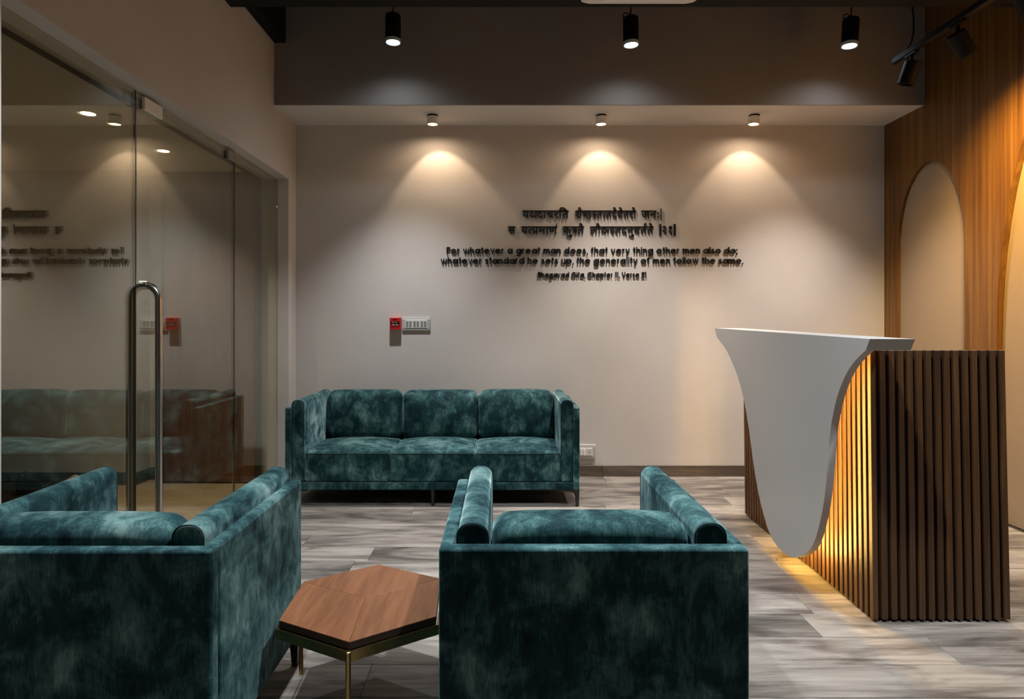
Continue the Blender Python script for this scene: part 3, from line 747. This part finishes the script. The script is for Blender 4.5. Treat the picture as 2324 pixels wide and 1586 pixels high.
# Devanagari: glyphs of the built-in interface font, clusters put together by hand under one head line
_cache = {}
def glyph_mesh(chx):
    if chx in _cache: return _cache[chx]
    c = bpy.data.curves.new('glyph', 'FONT'); c.body = chx; c.size = 1; c.resolution_u = 3
    o = bpy.data.objects.new('glyph', c); COL.objects.link(o); bpy.context.view_layer.update()
    ev = o.evaluated_get(bpy.context.evaluated_depsgraph_get()); me = bpy.data.meshes.new_from_object(ev)
    bpy.data.objects.remove(o); bpy.data.curves.remove(c); _cache[chx] = me; return me
ADV = {'य': .60, 'द': .53, 'च': .65, 'ा': .27, 'र': .42, 'त': .58, 'ि': .27, 'श': .70, 'ष': .59, 'ठ': .60, 'स': .69, 'व': .58, 'ज': .76, 'न': .57, 'प': .58, 'म': .61, 'ण': .74, 'क': .78, 'ल': .69, 'ः': .25, '२': .56, '१': .52, '।': .30}
def deva(seq, x0, x1, ztop, em, root):
    """seq of (char, mode, dx): mode '' full, 'h' half form, 'u' mark that takes no room, 's' slash, 'r' hook above, 'y' small joined ya"""
    bm = bmesh.new(); x = 0; head = []
    def put(chx, ox, clip=None, sx=1, sy=1, oy=0):
        me = glyph_mesh(chx); b = bmesh.new(); b.from_mesh(me)
        if clip is not None:
            bmesh.ops.bisect_plane(b, geom=b.verts[:] + b.edges[:] + b.faces[:], plane_co=(clip, 0, 0), plane_no=(1, 0, 0), clear_outer=True)
        for v in b.verts: v.co = (v.co.x * sx + ox, v.co.y * sy + oy, 0)
        tmp = bpy.data.meshes.new('tmp'); b.to_mesh(tmp); b.free(); bm.from_mesh(tmp); bpy.data.meshes.remove(tmp)
    def slab(p, q_, wd=.06):
        a = Vector(p); b = Vector(q_); d = (b - a).normalized(); n = Vector((-d.y, d.x)) * wd / 2
        bm.faces.new([bm.verts.new((t.x, t.y, 0)) for t in (a + n, a - n, b - n, b + n)])
    for chx, mode in seq:
        if mode == '': put(chx, x); x += ADV[chx]
        elif mode == 'h':
            k = ADV[chx] - .225; put(chx, x, k); x += k - .02
        elif mode == 'u': put(chx, x)
        elif mode == 's': slab((x - .20, .24), (x - .48, .02))
        elif mode == 'r':
            for p, q_ in zip(((x - .16, .62), (x - .24, .74), (x - .20, .86), (x - .10, .88)), ((x - .24, .74), (x - .20, .86), (x - .10, .88), (x - .03, .80))): slab(p, q_, .055)
        elif mode == 'y':
            put('द', x, .30); slab((x + .56, .62), (x + .56, 0), .07); slab((x + .24, .20), (x + .56, .14), .06); x += .64
        elif mode == 'k':
            for p, q_ in zip(((x - .20, .30), (x - .08, .36), (x - .02, .26)), ((x - .08, .36), (x - .02, .26), (x - .12, .16))): slab(p, q_, .055)
        elif mode == 'a': slab((x - .12, .66), (x - .03, .86), .07)
    xs = [v.co.x for v in bm.verts]; a0 = min(0, min(xs)); s = (x1 - x0) / (x - a0)
    if any(c in ADV and c not in '२१।ः' for c, m_ in seq):
        hx = x - (.25 if seq[-1][0] == 'ः' else 0); slab((0, .590), (hx, .590), .062)
    me = extrude_flat(bm, 'word'); link('word', to_wall(me, x0, ztop - .62 * em, s, em), M['letter'], root)
t1 = tag(empty('raised_lettering'), 'topmost raised line in Devanagari script on the back wall', 'lettering', 'lines of raised black lettering on the back wall')
t2 = tag(empty('raised_lettering'), 'second raised line in Devanagari script, ending in numerals', 'lettering', 'lines of raised black lettering on the back wall')
EM = .099
z1 = px_z(478.4); z2 = px_z(514.4)
deva([('य', ''), ('', 'y'), ('द', ''), ('ा', ''), ('च', ''), ('र', ''), ('ि', 'u'), ('ि', 'sp')] if False else [('य', ''), ('', 'y'), ('द', ''), ('ा', ''), ('च', ''), ('र', ''), ('ि', ''), ('त', '')], px_x(1185.5), px_x(1290.8), z1, EM, t1)
deva([('श', ''), ('', 's'), ('े', 'u'), ('ष', 'h'), ('ठ', ''), ('स', 'h'), ('त', ''), ('त', 'h'), ('त', ''), ('द', ''), ('े', 'u'), ('व', ''), ('े', 'u'), ('त', ''), ('र', ''), ('ा', ''), ('े', 'u')], px_x(1305.6), px_x(1443.3), z1, EM, t1)
deva([('ज', ''), ('न', ''), ('ः', '')], px_x(1455), px_x(1496), z1, EM, t1)
def bars(xs, zt, zb, root, wd=.0055):
    for x in xs: link('danda_bar', boxes('danda_bar', [(px_x(x) - wd / 2, px_x(x) + wd / 2, YW - .0005 - DEP, YW - .0005, zb, zt)]), M['letter'], root)
bars([1499.6], px_z(473.5), px_z(498.5), t1)
deva([('स', '')], px_x(1152.6), px_x(1170), z2, EM, t2)
deva([('य', ''), ('त', 'h'), ('प', ''), ('', 's'), ('म', ''), ('ा', ''), ('ण', ''), ('', 'a')], px_x(1182.5), px_x(1265), z2, EM, t2)
deva([('क', ''), ('ु', 'u'), ('र', ''), ('', 'k'), ('त', ''), ('े', 'u')], px_x(1277), px_x(1325.6), z2, EM, t2)
deva([('ल', ''), ('ा', ''), ('े', 'u'), ('क', ''), ('स', 'h'), ('त', ''), ('द', ''), ('न', ''), ('ु', 'u'), ('व', ''), ('त', ''), ('', 'r'), ('त', ''), ('े', 'u')], px_x(1338.8), px_x(1482.6), z2, EM, t2)
deva([('२', ''), ('१', '')], px_x(1501), px_x(1526.5), z2 + .004, EM * 1.12, t2)
bars([1496.3, 1499.4, 1529.3, 1532.0], px_z(508.5), px_z(535), t2)

# ------------------------------------------------------------------ wall devices
def callpoint():
    t = tag(empty('fire_alarm_call_point', (-.858, YF, 1.228)), 'small red fire alarm box on the back wall left of the switch plate', 'alarm')
    link('body', bevel_mesh(boxes('body', [(-.044, .044, -.052, -.0005, -.047, .047)]), .003, 2), M['red'], t)
    link('glass_window', bevel_mesh(boxes('glass_window', [(-.035, .035, -.0535, -.0515, -.014, .018)]), .001, 1), M['dark_glass'], t)
    link('title_strip', boxes('title_strip', [(-.020, .017, -.0528, -.0515, .027, .036)]), M['dark_glass'], t)
    for zz, wds in ((.008, (.010, .007, .008)), (-.009, (.022, .018))):
        x = -.024
        for wdt in wds: link('print_mark', boxes('print_mark', [(x, x + wdt, -.0541, -.0534, zz, zz + .004)]), M['white'], t); x += wdt + .007
    link('bezel_lip', bevel_mesh(boxes('bezel_lip', [(-.037, .037, -.056, -.051, -.021, -.0155)]), .001, 1), M['red'], t)
callpoint()
def plate(name, cx, cz, W, Hh, label, sw, cat='switch'):
    t = tag(empty(name, (cx, YF, cz)), label, cat)
    prof = [(-.0005, -Hh / 2), (-.014, -Hh / 2), (-.017, -Hh / 2 + .02), (-.017, Hh / 2 - .02), (-.012, Hh / 2), (-.0005, Hh / 2)]
    link('cover_plate', bevel_mesh(prism('cover_plate', prof, 'x', -W / 2, W / 2), .0015, 1), M['silver_plate'], t)
    link('module_frame', bevel_mesh(boxes('module_frame', [(-W / 2 + .024, W / 2 - .024, -.0195, -.0165, -.033, .033)]), .001, 1), M['white'], t)
    return t
t = plate('switch_plate', -.696, 1.226, .224, .106, 'silver six-switch plate on the back wall right of the red box', 6)
for k in range(6):
    x = -.080 + k * .026 + (k // 2) * .007
    s = link('rocker_switch', bevel_mesh(prism('rocker_switch', [(-.0195, -.024), (-.0215, -.024), (-.026, .022), (-.0195, .026)], 'x', x, x + .0185), .0008, 1), M['grey_plastic'] if k < 9 else M['white'], t)
t = plate('power_socket', .668, .197, .156, .116, 'white power socket plate low on the back wall beside the sofa', 2, 'socket')
for k in range(2):
    link('rocker_switch', bevel_mesh(prism('rocker_switch', [(-.0195, -.024), (-.0295, -.024), (-.024, .024), (-.0195, .026)], 'x', -.045 + k * .024, -.025 + k * .024), .0008, 1), M['white'], t)
link('socket_face', bevel_mesh(boxes('socket_face', [(.006, .050, -.0215, -.0193, -.027, .029)]), .001, 1), M['white'], t)
for (x, z) in ((.028, .011), (.0215, .001), (.0345, .001), (.0225, -.009), (.0335, -.009)):
    link('socket_hole', lathe('socket_hole', [(.0024, -.0004), (.0024, .0004)], 10), M['dark_glass'], t, (x, -.0217, z)).rotation_euler = (PI / 2, 0, 0)
